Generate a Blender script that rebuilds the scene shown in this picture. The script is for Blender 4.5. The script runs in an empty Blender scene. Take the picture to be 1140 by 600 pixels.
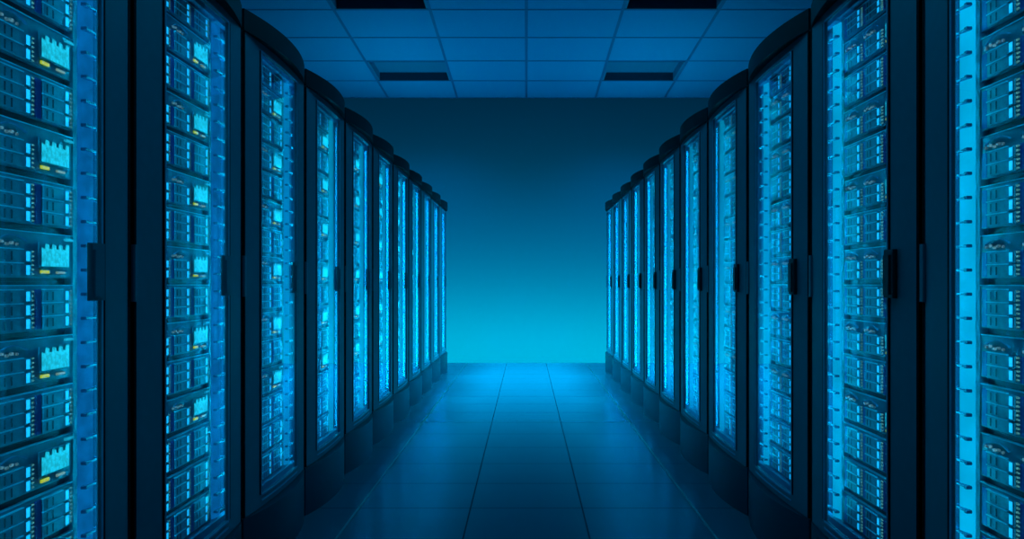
import bpy, bmesh, math, random
from mathutils import Vector, Matrix

scene = bpy.context.scene
COL = scene.collection
random.seed(7)

# ------------------------------------------------------------------ frame
FPX = 900.0            # focal length in pixels of the 1140 x 600 frame
CAM_H = 1.155          # eye height over the floor
AISLE = 1.10           # half width of the aisle
PITCH = 0.8811         # rack to rack
FIRST = 1.371          # near edge of the nearest rack
WALL_Y = 11.81         # frosted wall at the end of the aisle
CEIL_A, CEIL_S = 3.267, 0.0467    # ceiling height over the eye, and its fall per metre


# ------------------------------------------------------------------ materials
def srgb(r, g, b):
    f = lambda c: c / 12.92 if c <= 0.04045 else ((c + 0.055) / 1.055) ** 2.4
    return (f(r / 255), f(g / 255), f(b / 255), 1)


def new_mat(name):
    m = bpy.data.materials.new(name)
    m.use_nodes = True
    m.node_tree.nodes.clear()
    return m, m.node_tree.nodes, m.node_tree.links


def solid(name, col, rough=0.5, metal=0.0, spec=0.5, vary=0.12, scale=30.0, bump=0.0):
    """Principled surface whose colour wanders a little with object-space noise."""
    m, n, l = new_mat(name)
    out = n.new('ShaderNodeOutputMaterial')
    p = n.new('ShaderNodeBsdfPrincipled')
    p.inputs['Roughness'].default_value = rough
    p.inputs['Metallic'].default_value = metal
    p.inputs['Specular IOR Level'].default_value = spec
    tc = n.new('ShaderNodeTexCoord')
    nz = n.new('ShaderNodeTexNoise')
    nz.inputs['Scale'].default_value = scale
    nz.inputs['Detail'].default_value = 3
    l.new(tc.outputs['Object'], nz.inputs['Vector'])
    mx = n.new('ShaderNodeMix')
    mx.data_type = 'RGBA'
    a = tuple(c * (1 - vary) for c in col[:3]) + (1,)
    b = tuple(min(1, c * (1 + vary)) for c in col[:3]) + (1,)
    mx.inputs[6].default_value = a
    mx.inputs[7].default_value = b
    l.new(nz.outputs['Fac'], mx.inputs[0])
    l.new(mx.outputs[2], p.inputs['Base Color'])
    if bump:
        bp = n.new('ShaderNodeBump')
        bp.inputs['Strength'].default_value = bump
        bp.inputs['Distance'].default_value = 0.002
        l.new(nz.outputs['Fac'], bp.inputs['Height'])
        l.new(bp.outputs['Normal'], p.inputs['Normal'])
    l.new(p.outputs['BSDF'], out.inputs['Surface'])
    return m


def glow(name, col, strength=1.0, noise=0.0, scale=120.0, base=(0.0, 0.02, 0.03, 1)):
    """Emissive surface: LEDs and screens, plus parts given an added glow."""
    m, n, l = new_mat(name)
    out = n.new('ShaderNodeOutputMaterial')
    p = n.new('ShaderNodeBsdfPrincipled')
    p.inputs['Base Color'].default_value = base
    p.inputs['Roughness'].default_value = 0.4
    p.inputs['Emission Strength'].default_value = strength
    if noise:
        tc = n.new('ShaderNodeTexCoord')
        nz = n.new('ShaderNodeTexNoise')
        nz.inputs['Scale'].default_value = scale
        nz.inputs['Detail'].default_value = 2
        l.new(tc.outputs['Object'], nz.inputs['Vector'])
        rp = n.new('ShaderNodeValToRGB')
        rp.color_ramp.elements[0].position = 0.35
        rp.color_ramp.elements[1].position = 0.65
        rp.color_ramp.elements[0].color = tuple(c * (1 - noise) for c in col[:3]) + (1,)
        rp.color_ramp.elements[1].color = tuple(c * (1 + noise * .6) for c in col[:3]) + (1,)
        l.new(nz.outputs['Fac'], rp.inputs['Fac'])
        l.new(rp.outputs['Color'], p.inputs['Emission Color'])
    else:
        p.inputs['Emission Color'].default_value = col
    l.new(p.outputs['BSDF'], out.inputs['Surface'])
    return m


def glass_mat(name, tint=(0.78, 0.92, 0.98, 1), gl=(0.12, 0.85, 1.0, 1), rough=0.03):
    m, n, l = new_mat(name)
    out = n.new('ShaderNodeOutputMaterial')
    t = n.new('ShaderNodeBsdfTransparent')
    t.inputs['Color'].default_value = tint
    g = n.new('ShaderNodeBsdfGlossy')
    g.inputs['Color'].default_value = gl
    g.inputs['Roughness'].default_value = rough
    ge = n.new('ShaderNodeNewGeometry')
    dt = n.new('ShaderNodeVectorMath')
    dt.operation = 'DOT_PRODUCT'
    l.new(ge.outputs['Normal'], dt.inputs[0])
    l.new(ge.outputs['Incoming'], dt.inputs[1])

    def math_(op, x, y):
        k = n.new('ShaderNodeMath')
        k.operation = op
        k.use_clamp = True
        for i, v in enumerate((x, y)):
            if isinstance(v, (int, float)):
                k.inputs[i].default_value = v
            else:
                l.new(v, k.inputs[i])
        return k.outputs[0]
    ab = n.new('ShaderNodeMath')
    ab.operation = 'ABSOLUTE'
    l.new(dt.outputs['Value'], ab.inputs[0])
    inv = math_('SUBTRACT', 1.0, ab.outputs[0])
    sch = math_('POWER', inv, 5.0)               # Schlick: the sheet mirrors more at a grazing view
    f = math_('ADD', math_('MULTIPLY', sch, GLASS_REFL), 0.02)
    mx = n.new('ShaderNodeMixShader')
    l.new(f, mx.inputs[0])
    l.new(t.outputs[0], mx.inputs[1])
    l.new(g.outputs[0], mx.inputs[2])
    l.new(mx.outputs[0], out.inputs['Surface'])
    return m


def frosted_mat(name, col):
    m, n, l = new_mat(name)
    out = n.new('ShaderNodeOutputMaterial')
    t = n.new('ShaderNodeBsdfTranslucent')
    t.inputs['Color'].default_value = col
    d = n.new('ShaderNodeBsdfDiffuse')
    d.inputs['Color'].default_value = (0.01, 0.08, 0.2, 1)
    mx = n.new('ShaderNodeMixShader')
    mx.inputs[0].default_value = 0.06
    l.new(t.outputs[0], mx.inputs[1])
    l.new(d.outputs[0], mx.inputs[2])
    l.new(mx.outputs[0], out.inputs['Surface'])
    return m


def floor_mat(name, tw, tl, x0, y0):
    """Polished floor tiles; the joints are thin dark lines at the tile edges."""
    m, n, l = new_mat(name)
    out = n.new('ShaderNodeOutputMaterial')
    tc = n.new('ShaderNodeTexCoord')
    sx = n.new('ShaderNodeSeparateXYZ')
    l.new(tc.outputs['Object'], sx.inputs[0])

    def math_(op, a, b=None):
        k = n.new('ShaderNodeMath')
        k.operation = op
        for i, v in enumerate((a, b)):
            if v is None:
                continue
            if isinstance(v, (int, float)):
                k.inputs[i].default_value = v
            else:
                l.new(v, k.inputs[i])
        return k.outputs[0]

    def joint(co, off, size, half):
        u = math_('SUBTRACT', co, off)
        u = math_('PINGPONG', u, size / 2)      # distance to the nearest joint
        return math_('LESS_THAN', u, half)

    jx = joint(sx.outputs[0], x0, tw, 0.0035)
    jy = joint(sx.outputs[1], y0, tl, 0.0045)
    j = math_('MAXIMUM', jx, jy)
    nz = n.new('ShaderNodeTexNoise')
    nz.inputs['Scale'].default_value = 3
    l.new(tc.outputs['Object'], nz.inputs['Vector'])
    base = n.new('ShaderNodeMix')
    base.data_type = 'RGBA'
    base.inputs[6].default_value = (0.0, 0.062, 0.092, 1)
    base.inputs[7].default_value = (0.0, 0.070, 0.102, 1)
    l.new(nz.outputs['Fac'], base.inputs[0])
    mx = n.new('ShaderNodeMix')
    mx.data_type = 'RGBA'
    l.new(j, mx.inputs[0])
    l.new(base.outputs[2], mx.inputs[6])
    mx.inputs[7].default_value = (0.0, 0.028, 0.045, 1)
    dif = n.new('ShaderNodeBsdfDiffuse')
    l.new(mx.outputs[2], dif.inputs['Color'])
    glo = n.new('ShaderNodeBsdfGlossy')
    glo.inputs['Color'].default_value = FLOOR_SHEEN
    r = n.new('ShaderNodeMapRange')
    r.inputs['To Min'].default_value = FLOOR_ROUGH
    r.inputs['To Max'].default_value = 0.6
    l.new(j, r.inputs['Value'])
    l.new(r.outputs[0], glo.inputs['Roughness'])
    ge = n.new('ShaderNodeNewGeometry')
    dt = n.new('ShaderNodeVectorMath')
    dt.operation = 'DOT_PRODUCT'
    l.new(ge.outputs['Normal'], dt.inputs[0])
    l.new(ge.outputs['Incoming'], dt.inputs[1])
    fr = math_('ADD', math_('POWER', math_('SUBTRACT', 1.0, dt.outputs['Value']), 8.5), 0.015)
    fr = math_('MULTIPLY', fr, math_('SUBTRACT', 1.0, j))
    ms = n.new('ShaderNodeMixShader')
    l.new(fr, ms.inputs[0])
    l.new(dif.outputs[0], ms.inputs[1])
    l.new(glo.outputs[0], ms.inputs[2])
    l.new(ms.outputs[0], out.inputs['Surface'])
    return m


FLOOR_ROUGH = 0.25
FLOOR_SHEEN = (0.0, 0.72, 1.0, 1)    # blue-tinted polish
GLASS_REFL = 1.3
M = {}
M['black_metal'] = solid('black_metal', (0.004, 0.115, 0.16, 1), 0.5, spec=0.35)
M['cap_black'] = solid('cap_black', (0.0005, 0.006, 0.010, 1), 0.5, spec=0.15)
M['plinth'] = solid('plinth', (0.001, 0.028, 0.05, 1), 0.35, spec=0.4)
M['inside'] = solid('inside', (0.0, 0.10, 0.19, 1), 0.6)
M['chassis'] = solid('chassis', (0.003, 0.014, 0.028, 1), 0.5)
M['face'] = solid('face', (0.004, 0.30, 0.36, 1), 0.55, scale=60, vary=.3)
M['drive'] = solid('drive', (0.004, 0.30, 0.36, 1), 0.5, scale=90, vary=.45)
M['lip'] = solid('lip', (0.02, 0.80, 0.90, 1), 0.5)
M['blue_panel'] = solid('blue_panel', (0.0, 0.10, 0.42, 1), 0.5)
M['rubber'] = solid('rubber', (0.001, 0.010, 0.018, 1), 0.6, spec=0.2)
M['clip'] = solid('clip', (0.0, 0.06, 0.16, 1), 0.5)
M['channel'] = solid('channel', (0.0, 0.009, 0.015, 1), 1.0, spec=0.0)
M['shade_black'] = solid('shade_black', (0.0, 0.002, 0.004, 1), 0.8, spec=0.05)  # near-black for strips that imitate shade in gaps and grooves
M['gasket'] = solid('gasket', (0.005, 0.25, 0.40, 1), 0.35)
M['handle'] = solid('handle', (0.001, 0.010, 0.018, 1), 0.45, spec=0.3)
M['hinge'] = solid('hinge', (0.003, 0.075, 0.12, 1), 0.4)
M['latch_led'] = glow('latch_led', (0.01, 0.52, 1.0, 1), 1.3, noise=.25, scale=60)
M['dots'] = glow('dots', (0.07, 0.25, 0.24, 1), 1.3, noise=.7, scale=200)
M['screen'] = glow('screen', (0.014, 0.50, 0.60, 1), 1.2, noise=.34, scale=95)
M['yellow'] = glow('yellow', (0.62, 0.60, 0.02, 1), 1.0)
M['warm'] = glow('warm', (0.22, 0.30, 0.22, 1), 1.0)
M['dash'] = glow('dash', (0.01, 0.36, 0.46, 1), 1.0)  # emissive cyan for a small tab, though it is no lamp
M['plug_glow'] = glow('plug_glow', (0.10, 0.24, 0.28, 1), 1.0, noise=.7, scale=90)  # plugs are no lamps; their pale brightness is emitted
M['strip_blue'] = glow('strip_blue', (0.001, 0.145, 0.40, 1), 1.0, noise=.25, scale=25)
M['strip_mid_refl'] = glow('strip_mid_refl', (0.0, 0.36, 0.70, 1), 1.0, noise=.12, scale=8)  # extra emission stands in for reflection in the door glass
M['strip_far_refl'] = glow('strip_far_refl', (0.0, 0.62, 0.88, 1), 0.9, noise=.12, scale=8)  # brighter still, imitating the end wall mirrored in the far glass
M['strip_cyan'] = glow('strip_cyan', (0.0, 0.58, 0.95, 1), 1.0, noise=.12, scale=8)
M['glass'] = glass_mat('door_glass')
M['frosted'] = frosted_mat('frosted_glass', (0.85, 0.95, 1.0, 1))
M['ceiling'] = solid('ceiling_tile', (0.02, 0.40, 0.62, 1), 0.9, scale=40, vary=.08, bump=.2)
M['grid'] = solid('ceiling_grid', (0.0, 0.20, 0.36, 1), 0.6)
M['recess'] = solid('recess', (0.0, 0.28, 0.40, 1), 0.8)
M['recess_side'] = solid('recess_side', (0.0, 0.06, 0.10, 1), 0.7)
M['paint'] = solid('wall_paint', (0.01, 0.08, 0.14, 1), 0.8)
M['floor'] = floor_mat('floor_tile', 0.575, 0.515, -0.2875, 0.045)
M['trim'] = solid('trim_metal', (0.003, 0.085, 0.125, 1), 0.5)


# ------------------------------------------------------------------ mesh building
class MB:
    def __init__(self):
        self.v, self.f, self.mi, self.mats = [], [], [], []

    def slot(self, m):
        if m not in self.mats:
            self.mats.append(m)
        return self.mats.index(m)

    def hull(self, ring_a, ring_b, m):
        """closed prism between two rings of equal length (ring_a to ring_b)"""
        s = self.slot(m)
        k, b = len(ring_a), len(self.v)
        self.v += list(ring_a) + list(ring_b)
        self.f.append([b + i for i in range(k)])
        self.f.append([b + k + i for i in reversed(range(k))])
        for i in range(k):
            j = (i + 1) % k
            self.f.append([b + i, b + k + i, b + k + j, b + j])
        self.mi += [s] * (k + 2)
        return self

    def box(self, x0, x1, y0, y1, z0, z1, m, ch=0.0):
        if ch:
            c = ch
            ra = [(x0, y0 + c, 0), (x0 + c, y0, 0), (x1 - c, y0, 0), (x1, y0 + c, 0),
                  (x1, y1 - c, 0), (x1 - c, y1, 0), (x0 + c, y1, 0), (x0, y1 - c, 0)]
        else:
            ra = [(x0, y0, 0), (x1, y0, 0), (x1, y1, 0), (x0, y1, 0)]
        return self.hull([(x, y, z0) for x, y, _ in ra], [(x, y, z1) for x, y, _ in ra], m)

    def outline(self, pts, z0, z1, m):
        return self.hull([(x, y, z0) for x, y in pts], [(x, y, z1) for x, y in pts], m)

    def build(self, name, parent=None, bevel=0.0, smooth=False):
        me = bpy.data.meshes.new(name)
        me.from_pydata([tuple(p) for p in self.v], [], self.f)
        for m in self.mats:
            me.materials.append(M[m])
        me.polygons.foreach_set('material_index', self.mi)
        bm = bmesh.new()
        bm.from_mesh(me)
        bmesh.ops.recalc_face_normals(bm, faces=bm.faces)
        if bevel:
            es = [e for e in bm.edges if len(e.link_faces) == 2 and e.calc_face_angle(0) > 0.9]
            bmesh.ops.bevel(bm, geom=es, offset=bevel, segments=2, profile=0.5, affect='EDGES',
                            clamp_overlap=True)
        if smooth:
            for f in bm.faces:
                f.smooth = True
            for e in bm.edges:
                if len(e.link_faces) == 2 and e.calc_face_angle(0) > 0.6:
                    e.smooth = False
        bm.to_mesh(me)
        bm.free()
        o = bpy.data.objects.new(name, me)
        COL.objects.link(o)
        if parent:
            o.parent = parent
        return o


def thing(name, label, cat, group=None, loc=(0, 0, 0), rz=0.0):
    o = bpy.data.objects.new(name, None)
    o.empty_display_size = 0.1
    COL.objects.link(o)
    o.location = loc
    o.rotation_euler = (0, 0, rz)
    tag(o, label, cat, group)
    return o


def tag(o, label, cat, group=None):
    o['label'] = label
    o['category'] = cat
    if group:
        o['group'] = group


def structure(o):
    o['kind'] = 'structure'
    return o


def copy_tree(o, parent=None):
    c = o.copy()
    COL.objects.link(c)
    if parent:
        c.parent = parent
    for ch in list(o.children):
        copy_tree(ch, c)
    return c


# ------------------------------------------------------------------ the setting
HALF_ROOM = 3.4
REAR_Y = -1.6

fl = MB().box(-HALF_ROOM, HALF_ROOM, REAR_Y, WALL_Y, -0.12, 0.0, 'floor').build('floor')
structure(fl)
for s, nm in ((-1, 'trim_1'), (1, 'trim_2')):
    structure(MB().box(s * 0.863 - 0.006, s * 0.863 + 0.006, 0.3, WALL_Y - 0.01, 0.0, 0.0015, 'trim').build(nm))

wl = structure(MB().box(-HALF_ROOM - .12, -HALF_ROOM, REAR_Y, WALL_Y, -.12, 4.9, 'paint').build('wall_left'))
wr = structure(MB().box(HALF_ROOM, HALF_ROOM + .12, REAR_Y, WALL_Y, -.12, 4.9, 'paint').build('wall_right'))
wb = structure(MB().box(-HALF_ROOM - .12, HALF_ROOM + .12, REAR_Y - .12, REAR_Y, -.12, 4.9, 'paint').build('wall_rear'))
# end wall made translucent so lamps added behind it shape its glow
we = bpy.data.meshes.new('wall_far')
we.from_pydata([(-HALF_ROOM - .12, WALL_Y, -.12), (HALF_ROOM + .12, WALL_Y, -.12),
                (HALF_ROOM + .12, WALL_Y, 4.9), (-HALF_ROOM - .12, WALL_Y, 4.9)], [], [(0, 1, 2, 3)])
we.materials.append(M['frosted'])
weo = bpy.data.objects.new('wall_far', we)
COL.objects.link(weo)
structure(weo)

# suspended ceiling, falling slightly towards the far wall; built level, then tilted as a whole
TW, TL = 1.01, 0.834
ceil_h = lambda y: CAM_H + CEIL_A - CEIL_S * y
recess_cells = set()
rows = int((WALL_Y - REAR_Y) / TL) + 1


def on_ceiling(x, y, dz):
    return (x, y, ceil_h(y) + dz)


def ceiling_prism(mb, x0, x1, y0, y1, d0, d1, m):
    ra = [(x0, y0), (x1, y0), (x1, y1), (x0, y1)]
    mb.hull([on_ceiling(x, y, d0) for x, y in ra], [on_ceiling(x, y, d1) for x, y in ra], m)


cm, gm = MB(), MB()
for r in range(rows):
    y1 = WALL_Y - r * TL
    y0 = max(REAR_Y, y1 - TL)
    for c in range(-4, 4):
        x0, x1 = max(-HALF_ROOM, c * TW), min(HALF_ROOM, (c + 1) * TW)
        if r in (1, 4) and c in (-2, 1):
            recess_cells.add((r, c, x0, x1, y0, y1))
            continue
        g = 0.011
        ceiling_prism(cm, x0 + g, x1 - g, y0 + g, y1 - g, 0.004, 0.05, 'ceiling')
    ceiling_prism(gm, -HALF_ROOM, HALF_ROOM, y1 - .016, y1 + (.016 if r else 0), 0.0, 0.02, 'grid')
for c in range(-3, 4):
    ceiling_prism(gm, c * TW - .016, c * TW + .016, REAR_Y, WALL_Y, 0.001, 0.02, 'grid')
# closing slab above tiles
ceiling_prism(cm, -HALF_ROOM - .1, HALF_ROOM + .1, REAR_Y, WALL_Y, 0.30, 0.36, 'paint')
structure(cm.build('ceiling'))
structure(gm.build('trim_3'))

RECESS_LABEL = {
    (1, -2): 'dark recessed ceiling panel near the end wall, above the left row of racks',
    (1, 1): 'dark recessed ceiling panel near the end wall, above the right row of racks',
    (4, -2): 'dark recessed ceiling panel cut by the top of the photo, left one',
    (4, 1): 'dark recessed ceiling panel cut by the top of the photo, right one'}
for r, c, x0, x1, y0, y1 in sorted(recess_cells):
    xm, ym = (x0 + x1) / 2, (y0 + y1) / 2
    root = thing('ceiling_panel', RECESS_LABEL[(r, c)], 'ceiling panel', 'recessed panels in the ceiling',
                 (xm, ym, ceil_h(ym)))
    base = Vector((xm, ym, ceil_h(ym)))

    def rel(mb, *a):
        n0 = len(mb.v)
        ceiling_prism(mb, *a)
        for i in range(n0, len(mb.v)):
            mb.v[i] = tuple(Vector(mb.v[i]) - base)
    hb = MB()
    d, w, i = 0.105, 0.02, 0.017
    rel(hb, x0 + i, x1 - i, y0 + i, y0 + i + w, 0.0, d, 'recess_side')
    rel(hb, x0 + i, x1 - i, y1 - i - w, y1 - i, 0.0, d, 'recess_side')
    rel(hb, x0 + i, x0 + i + w, y0 + i + w, y1 - i - w, 0.0, d, 'recess')
    rel(hb, x1 - i - w, x1 - i, y0 + i + w, y1 - i - w, 0.0, d, 'recess')
    hb.build('housing', root)
    pb = MB()
    rel(pb, x0 + i, x1 - i, y0 + i, y1 - i, d, d + 0.015, 'recess')
    pb.build('back_plate', root)

# ------------------------------------------------------------------ server racks
HW = 0.4275            # half width of one rack's front
OPEN = 0.2555          # half width of the glass opening
Z_PL, Z_CAP, Z_TOP = 0.2365, 2.143, 2.2275
Z_G0, Z_G1 = 0.293, 2.108
DOOR_BOW, CAP_BOW = 0.02, 0.055
FACE_X = -0.05
UNIT = 0.1245
Z_U0 = CAM_H - 0.867   # underside of the lowest server


def bow(y, b):
    return b * (1 - (y / HW) ** 2)


def bowed(mb, y0, y1, z0, z1, front, back, b, m, n=14):
    ys = [y0 + (y1 - y0) * i / n for i in range(n + 1)]
    pts = [(front + bow(y, b), y) for y in ys] + [(back, y) for y in reversed(ys)] if back is not None else None
    mb.outline(pts, z0, z1, m)


def bowed_sheet(mb, y0, y1, z0, z1, front, th, b, m, n=14):
    ys = [y0 + (y1 - y0) * i / n for i in range(n + 1)]
    pts = [(front + bow(y, b), y) for y in ys] + [(front - th + bow(y, b), y) for y in reversed(ys)]
    mb.outline(pts, z0, z1, m)


def make_rack(detail):
    root = bpy.data.objects.new('server_rack', None)
    COL.objects.link(root)
    # carcass: floor, roof, two sides, back
    c = MB()
    D = -1.0
    c.box(D, -0.035, -HW, -HW + .02, Z_PL, Z_CAP, 'inside')
    c.box(D, -0.035, HW - .02, HW, Z_PL, Z_CAP, 'inside')
    c.box(D, D + .02, -HW + .02, HW - .02, Z_PL, Z_CAP, 'inside')
    c.box(D + .02, -0.035, -HW + .02, HW - .02, Z_PL, Z_U0, 'inside')
    c.box(D + .02, -0.035, -HW + .02, HW - .02, Z_CAP - .02, Z_CAP, 'inside')
    c.build('cabinet', root)
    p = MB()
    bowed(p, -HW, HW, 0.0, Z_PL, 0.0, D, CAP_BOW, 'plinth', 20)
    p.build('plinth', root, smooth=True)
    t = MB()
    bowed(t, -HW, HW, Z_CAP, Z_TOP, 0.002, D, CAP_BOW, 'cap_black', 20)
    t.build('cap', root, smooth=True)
    # mounting posts either side of the servers
    for s in (-1, 1):
        a, b = sorted((s * .2425, s * .261))
        q = MB().box(-0.09, -0.052, a, b, Z_U0, Z_CAP - .02, 'face')
        q.build('mounting_post', root)
    # door
    d = MB()
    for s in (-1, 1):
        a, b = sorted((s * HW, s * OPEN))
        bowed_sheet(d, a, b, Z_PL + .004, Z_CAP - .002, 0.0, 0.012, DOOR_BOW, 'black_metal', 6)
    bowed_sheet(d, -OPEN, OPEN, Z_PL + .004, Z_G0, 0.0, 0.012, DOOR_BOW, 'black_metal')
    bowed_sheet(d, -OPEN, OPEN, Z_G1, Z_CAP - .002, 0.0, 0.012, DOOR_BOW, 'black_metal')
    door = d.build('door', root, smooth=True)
    e = MB()
    for s in (-1, 1):
        a, b = sorted((s * (HW + .003), s * (HW - .009)))
        bowed_sheet(e, a, b, Z_PL + .006, Z_CAP - .004, 0.0022, 0.030, DOOR_BOW, 'shade_black', 1)  # black strip standing in for the shaded gap between racks
        a, b = sorted((s * (OPEN + .009), s * (OPEN + .020)))
        bowed_sheet(e, a, b, Z_G0, Z_G1, 0.0015, 0.004, DOOR_BOW, 'shade_black', 1)  # dark line standing in for shade in the stile groove
    e.build('shade_strip', door)
    g = MB()
    bowed_sheet(g, -OPEN, OPEN, Z_G0, Z_G1, -0.005, 0.004, DOOR_BOW, 'glass', 18)
    g.build('glass_pane', door, smooth=True)
    k = MB()
    for s in (-1, 1):
        a, b = sorted((s * OPEN, s * (OPEN + .007)))
        bowed_sheet(k, a, b, Z_G0, Z_G1, 0.0025, 0.003, DOOR_BOW, 'gasket', 1)
    bowed_sheet(k, -OPEN, OPEN, Z_G0 - .03, Z_G0 - .024, 0.0025, 0.003, DOOR_BOW, 'gasket')
    bowed_sheet(k, -OPEN, OPEN, Z_G0 - .007, Z_G0, 0.0025, 0.003, DOOR_BOW, 'gasket')
    bowed_sheet(k, -OPEN, OPEN, Z_G1, Z_G1 + .006, 0.0025, 0.003, DOOR_BOW, 'gasket')
    k.build('gasket', door, smooth=True)
    h = MB()
    hz = CAM_H + 0.03
    hx = bow(.25, DOOR_BOW)
    h.box(hx - .004, hx + .010, .222, .288, hz - .072, hz + .072, 'handle', .004)
    h.box(hx + .008, hx + .015, .227, .270, hz - .062, hz + .055, 'handle', .004)
    h.build('handle', door, bevel=.0015)
    hi = MB()
    hi.box(-.006, .008, -HW - .011, -HW + .016, hz - .08, hz + .08, 'hinge', .004)
    hi.build('hinge', door)
    # light strips flanking the servers, each carrying black cable clips
    for s in (-1, 1):
        st = MB()
        y0, y1 = s * .268, s * .315
        ys = (y0, y1)
        ra = [(-0.052, y0), (-0.040, y1), (-0.062, y1), (-0.062, y0)]
        st.outline(ra if s > 0 else ra[::-1], Z_U0 + .004, Z_CAP - .03, 'strip_blue')
        so = st.build('light_strip', root)
        a, b = sorted((s * .318, s * .4075))
        MB().box(-.062, -.056, a, b, Z_U0, Z_CAP - .02, 'channel').build('cable_channel', root)
        if detail:
            src = None
            for i in range(30):
                z = Z_U0 + UNIT * .25 + i * UNIT / 2
                if src is None:
                    cb = MB()
                    a, b = sorted((s * .268, s * .352))
                    cb.box(-0.047, -0.034, a, b, -0.0025, 0.0025, 'clip')
                    a, b = sorted((s * .268, s * .280))
                    cb.box(-0.046, -0.032, a, b, -0.0042, 0.0042, 'clip')
                    a, b = sorted((s * .322, s * .352))
                    cb.box(-0.046, -0.034, a, b, -0.0042, 0.0042, 'clip')
                    src = o = cb.build('cable_clip', so)
                else:
                    o = src.copy()
                    COL.objects.link(o)
                    o.parent = so
                o.location = (0, 0, z)
    return root


# ------------------------------------------------------------------ servers
SW = 0.2415
COLS = (-0.232, -0.074, 0.084)
CW = 0.158


def chassis_geo(mb):
    mb.box(-0.62, -0.062, -.2215, .2215, 0.0, UNIT - .0004, 'chassis')
    mb.box(-0.062, -0.054, -SW, SW, 0.009, UNIT - .010, 'face')
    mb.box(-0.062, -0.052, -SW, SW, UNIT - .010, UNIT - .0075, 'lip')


def drive_geo(mb, z=0.0, y=0.0):
    mb.box(-0.054, -0.049, y + .027, y + .1405, z, z + .0285, 'drive')
    mb.box(-0.0535, -0.0475, y + .025, y + .110, z + .0285, z + .0312, 'lip')
    mb.box(-0.0535, -0.0485, y + .040, y + .046, z + .004, z + .024, 'chassis')
    mb.box(-0.0535, -0.0485, y + .064, y + .070, z + .004, z + .024, 'chassis')


def latch_geo(mb, z=0.0, y=0.0):
    mb.box(-0.054, -0.0478, y + .1195, y + .1330, z + .0035, z + .025, 'latch_led', .001)


def dots_geo(mb, y, z0, nrow):
    for i in range(nrow * 3):
        z = z0 + .003 + i * .0104
        mb.box(-0.054, -0.051, y + .1435, y + .1480, z, z + .005, 'dots')
        mb.box(-0.054, -0.051, y + .1510, y + .1535, z + .001, z + .004, 'dots')


def side_geo(mb, y, z0, z1):
    mb.box(-0.054, -0.051, y + .001, y + .022, z0, z1, 'blue_panel')


def screen_geo(mb):
    y0, y1, z0, z1 = .107, .219, .037, .082
    pts = [(y0, z0), (y1, z0)]
    n = 4
    w = (y1 - y0) / n
    for i in reversed(range(n)):      # castellated upper edge
        a = y0 + i * w
        pts += [(a + w, z1 + .010 * (.6 + .4 * (i == n - 1))), (a + w * .55, z1 + .009), (a + w * .42, z1 - .004), (a + w * .05, z1 - .002)]
    pts.append((y0, z1))
    mb.hull([(-0.054, y, z) for y, z in pts], [(-0.0485, y, z) for y, z in pts], 'screen')


def plug_geo(mb, y):
    for dy, dz, w in ((.012, .083, .012), (.034, .086, .007), (.050, .081, .009), (.066, .084, .012), (.088, .082, .006)):
        mb.box(-0.054, -0.049, y + dy, y + dy + w * .8, dz, dz + .006, 'plug_glow')


def cable_geo(mb, y):
    pts = []
    for i in range(9):
        t = i / 8
        pts.append((y + .02 + .10 * t, .092 + .012 * math.sin(t * math.pi)))
    for (a, za), (b, zb) in zip(pts, pts[1:]):
        mb.hull([(-0.052, a, za), (-0.046, a, za), (-0.046, a, za + .003), (-0.052, a, za + .003)],
                [(-0.052, b, zb), (-0.046, b, zb), (-0.046, b, zb + .003), (-0.052, b, zb + .003)], 'gasket')


DZ = [.0125 + i * .0318 for i in range(3)]


def make_drive_server():
    root = bpy.data.objects.new('drive_server', None)
    COL.objects.link(root)
    m = MB()
    chassis_geo(m)
    for y in COLS:
        side_geo(m, y, .0125, .106)
    m.build('chassis', root)
    a = MB(); drive_geo(a); dsrc = a.build('drive', root)
    b = MB(); latch_geo(b); b.build('latch', dsrc)
    first = True
    for y in COLS:
        for z in DZ:
            d = dsrc if first else copy_tree(dsrc, root)
            first = False
            d.location = (0, y, z)
        q = MB(); dots_geo(q, y, DZ[0], 3); q.build('indicator_strip', root)
    return root


def make_screen_server():
    root = bpy.data.objects.new('screen_server', None)
    COL.objects.link(root)
    m = MB()
    chassis_geo(m)
    for y in COLS[:2]:
        side_geo(m, y, .0125, .074)
    m.build('chassis', root)
    a = MB(); drive_geo(a); dsrc = a.build('drive', root)
    b = MB(); latch_geo(b); b.build('latch', dsrc)
    first = True
    for y in COLS[:2]:
        for z in DZ[:2]:
            d = dsrc if first else copy_tree(dsrc, root)
            first = False
            d.location = (0, y, z)
        q = MB(); dots_geo(q, y, DZ[0], 2); q.build('indicator_strip', root)
        q = MB(); plug_geo(q, y); q.build('plug_row', root)
        q = MB(); cable_geo(q, y); q.build('cable', root)
    q = MB(); q.box(-.054, -.050, .098, .228, .033, .094, 'face'); screen_bezel = q.build('screen_bezel', root)
    q = MB(); screen_geo(q); q.build('display', root)
    q = MB(); q.box(-.054, -.049, .106, .138, .020, .027, 'yellow', .001); o = q.build('status_light', root); o['label'] = 'yellow status light'
    q = MB(); q.box(-.054, -.049, .170, .204, .020, .025, 'warm', .001); o = q.build('status_light', root); o['label'] = 'pale status light'
    q = MB(); q.box(-.054, -.048, .205, .240, .1015, .107, 'dash'); q.build('release_tab', root)
    return root


def plain_drive_server():
    m = MB()
    chassis_geo(m)
    for y in COLS:
        side_geo(m, y, .0125, .106)
        for z in DZ:
            drive_geo(m, z, y)
            latch_geo(m, z, y)
        dots_geo(m, y, DZ[0], 3)
    return m.build('drive_server')


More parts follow.
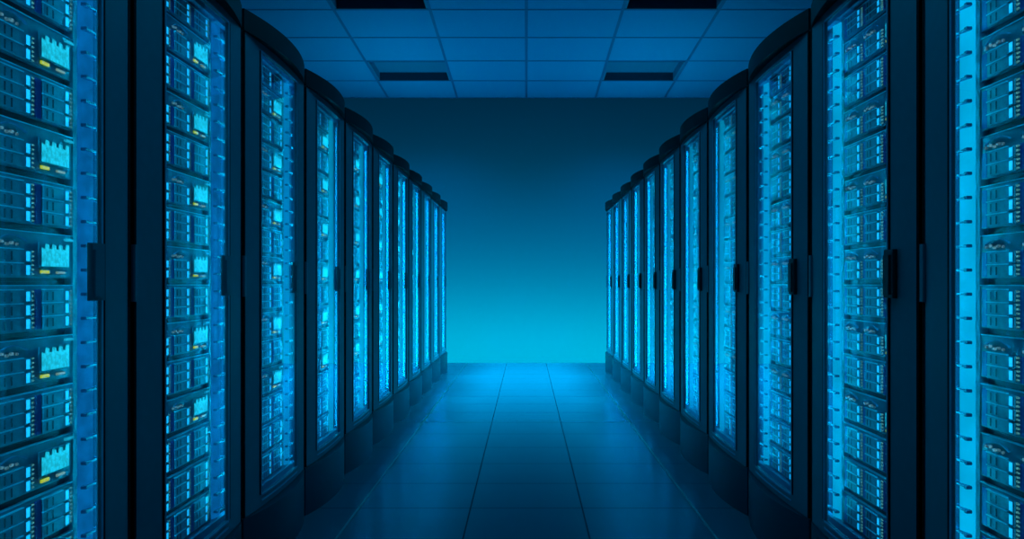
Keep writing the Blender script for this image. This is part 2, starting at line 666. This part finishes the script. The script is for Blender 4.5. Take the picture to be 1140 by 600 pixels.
def plain_screen_server():
    m = MB()
    chassis_geo(m)
    for y in COLS[:2]:
        side_geo(m, y, .0125, .074)
        for z in DZ[:2]:
            drive_geo(m, z, y)
            latch_geo(m, z, y)
        dots_geo(m, y, DZ[0], 2)
        plug_geo(m, y)
    m.box(-.054, -.050, .098, .228, .033, .094, 'face')
    screen_geo(m)
    m.box(-.054, -.049, .106, .138, .020, .027, 'yellow')
    m.box(-.054, -.049, .170, .204, .020, .025, 'warm')
    m.box(-.054, -.048, .205, .240, .1015, .107, 'dash')
    return m.build('screen_server')


ORD = ['', 'first', 'second', 'third', 'fourth', 'fifth', 'sixth', 'seventh', 'eighth', 'ninth', 'tenth',
       'eleventh', 'twelfth', 'thirteenth', 'fourteenth', 'fifteenth']
protos = {('rack', True): make_rack(True), ('rack', False): make_rack(False),
          ('B', True): make_drive_server(), ('A', True): make_screen_server(),
          ('B', False): plain_drive_server(), ('A', False): plain_screen_server()}
used = set()


def take(key):
    if key in used:
        return copy_tree(protos[key])
    used.add(key)
    return protos[key]


KINDS = 'BBBABABABABABAB'      # bottom to top: B drives only, A with the little screen
assert len(KINDS) == 15
place = []                     # every copy is made before the first one moves
for side, sname in ((-1, 'left'), (1, 'right')):
    for k in range(11):
        yc = FIRST + PITCH * (k + .5)
        rz = 0.0 if side < 0 else math.pi
        X = side * AISLE
        det = k < 3
        rk = take(('rack', det))
        rk.location = (X, yc, 0)
        rk.rotation_euler = (0, 0, rz)
        where = 'nearest rack' if k == 0 else ('farthest rack' if k == 10 else ORD[k + 1] + ' rack')
        if k == 0:
            lab = 'black glass-doored server rack nearest the camera in the %s row' % sname
        elif k == 10:
            lab = 'black glass-doored server rack farthest away in the %s row, by the glowing wall' % sname
        else:
            lab = 'black glass-doored server rack, %s from the camera in the %s row' % (ORD[k + 1], sname)
        tag(rk, lab, 'server rack', 'server racks along the aisle')
        for ch in rk.children:
            if ch.name.startswith('door'):
                for g in ch.children:
                    if g.name.startswith('handle'):
                        g.location.y = .03 if side > 0 else -.03
                        g.material_slots[0].link = 'OBJECT'
                        g.material_slots[0].material = M['black_metal' if side < 0 else 'handle']  # left handles paler, right darker: each row's lighting put into the colour
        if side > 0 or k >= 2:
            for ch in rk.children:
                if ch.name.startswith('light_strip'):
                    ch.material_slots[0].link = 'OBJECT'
                    ch.material_slots[0].material = M['strip_far_refl' if k >= 3 else ('strip_cyan' if side > 0 else 'strip_mid_refl')]
        rowset = list(range(15))
        if k == 0:
            rowset = list(range(1, 13))
        n = len(rowset)
        for idx, r in enumerate(reversed(rowset)):
            kind = KINDS[r]
            o = take((kind, det))
            o.location = (X, yc, Z_U0 + .0006 + r * UNIT)
            o.scale = (1, 1, .70 if r == 14 else 1)      # the top slot is a slimmer unit
            o.rotation_euler = (0, 0, rz)
            pos = 'topmost' if idx == 0 else ('lowest' if idx == n - 1 else ORD[idx + 1] + ' from the top')
            if kind == 'A':
                tag(o, 'server with glowing teal screen, %s in %s of %s row' % (pos, where, sname),
                    'server', 'servers with a teal screen')
            else:
                tag(o, 'server with three drive columns, %s in %s of %s row' % (pos, where, sname),
                    'server', 'servers of drives only')


# ------------------------------------------------------------------ light
def area(name, loc, rot, sx, sy, power, col):
    L = bpy.data.lights.new(name, 'AREA')
    L.shape = 'RECTANGLE'
    L.size, L.size_y = sx, sy
    L.energy = power
    L.color = col
    o = bpy.data.objects.new(name, L)
    o.location = loc
    o.rotation_euler = rot
    COL.objects.link(o)
    return o


PI = math.pi
# unseen strip lamps added behind the translucent wall for its upward-fading glow
WALL_D = 1.3
area('wall_fill', (0, WALL_Y + WALL_D, 0.05), (-PI / 2, 0, 0), 12.0, 0.3, 55.0, (0.0, .80, 1.0))
area('wall_fill', (0, WALL_Y + 2.8, 0.05), (-PI / 2, 0, 0), 12.0, 0.3, 46.0, (0.0, .27, 1.0))
# soft blue fill lamp added out of view to lift the rack fronts
area('aisle_fill', (0, 3.6, 4.0), (0, 0, 0), 1.2, 6.5, 60.0, (0.0, .55, 1.0))
# fill spots added, hidden in the far recesses, to brighten the far floor
for sx in (-1, 1):
    sp = bpy.data.lights.new('floor_fill', 'SPOT')
    sp.energy = 4600.0
    sp.color = (0.0, .64, 1.0)
    sp.spot_size = math.radians(128)
    sp.spot_blend = 1.0
    sp.shadow_soft_size = 0.2
    so_ = bpy.data.objects.new('floor_fill', sp)
    so_.location = (sx * 1.36, 10.32, ceil_h(10.27) + .06)
    COL.objects.link(so_)
# unseen fill lamps added over the rack tops to wash the ceiling blue
for s in (-1, 1):
    area('ceiling_fill', (s * 1.7, 10.0, 2.3), (PI, 0, 0), 0.3, 2.4, 9.5, (0.0, .58, 1.0))
# fill lamps added out of sight behind the stiles to light server faces
for side in (-1, 1):
    for k in range(11):
        yc = FIRST + PITCH * (k + .5)
        for s in (-1, 1):
            x = side * (AISLE + 0.030)
            o = area('server_fill', (x, yc + s * .395, 1.2), (0, 0, 0), .03, 1.8, 13.0, (0.0, .64, 1.0))
            d = Vector((side * .9, -s, 0))
            q = d.to_track_quat('-Z', 'Y')
            o.rotation_euler = q.to_euler()
            o.data.spread = math.radians(120)

w = bpy.data.worlds.new('world')
w.use_nodes = True
w.node_tree.nodes['Background'].inputs[0].default_value = (0, 0, 0, 1)
scene.world = w

# ------------------------------------------------------------------ camera
cam = bpy.data.cameras.new('camera')
cam.sensor_width = 36.0
cam.lens = FPX / 1140 * 36.0
cam.shift_x = -16 / 1140
cam.shift_y = 16 / 1140
cam.clip_start = 0.05
co = bpy.data.objects.new('camera', cam)
co.location = (0, 0, CAM_H)
co.rotation_euler = (PI / 2, 0, 0)
COL.objects.link(co)
scene.camera = co

scene.view_settings.view_transform = 'Standard'
scene.view_settings.look = 'None'
scene.view_settings.gamma = 1.0
scene.view_settings.exposure = 0.0
scene.view_settings.use_curve_mapping = False
scene.cycles.use_denoising = True
scene.cycles.transparent_max_bounces = 16
scene.cycles.max_bounces = 8
scene.cycles.diffuse_bounces = 4
scene.cycles.glossy_bounces = 4
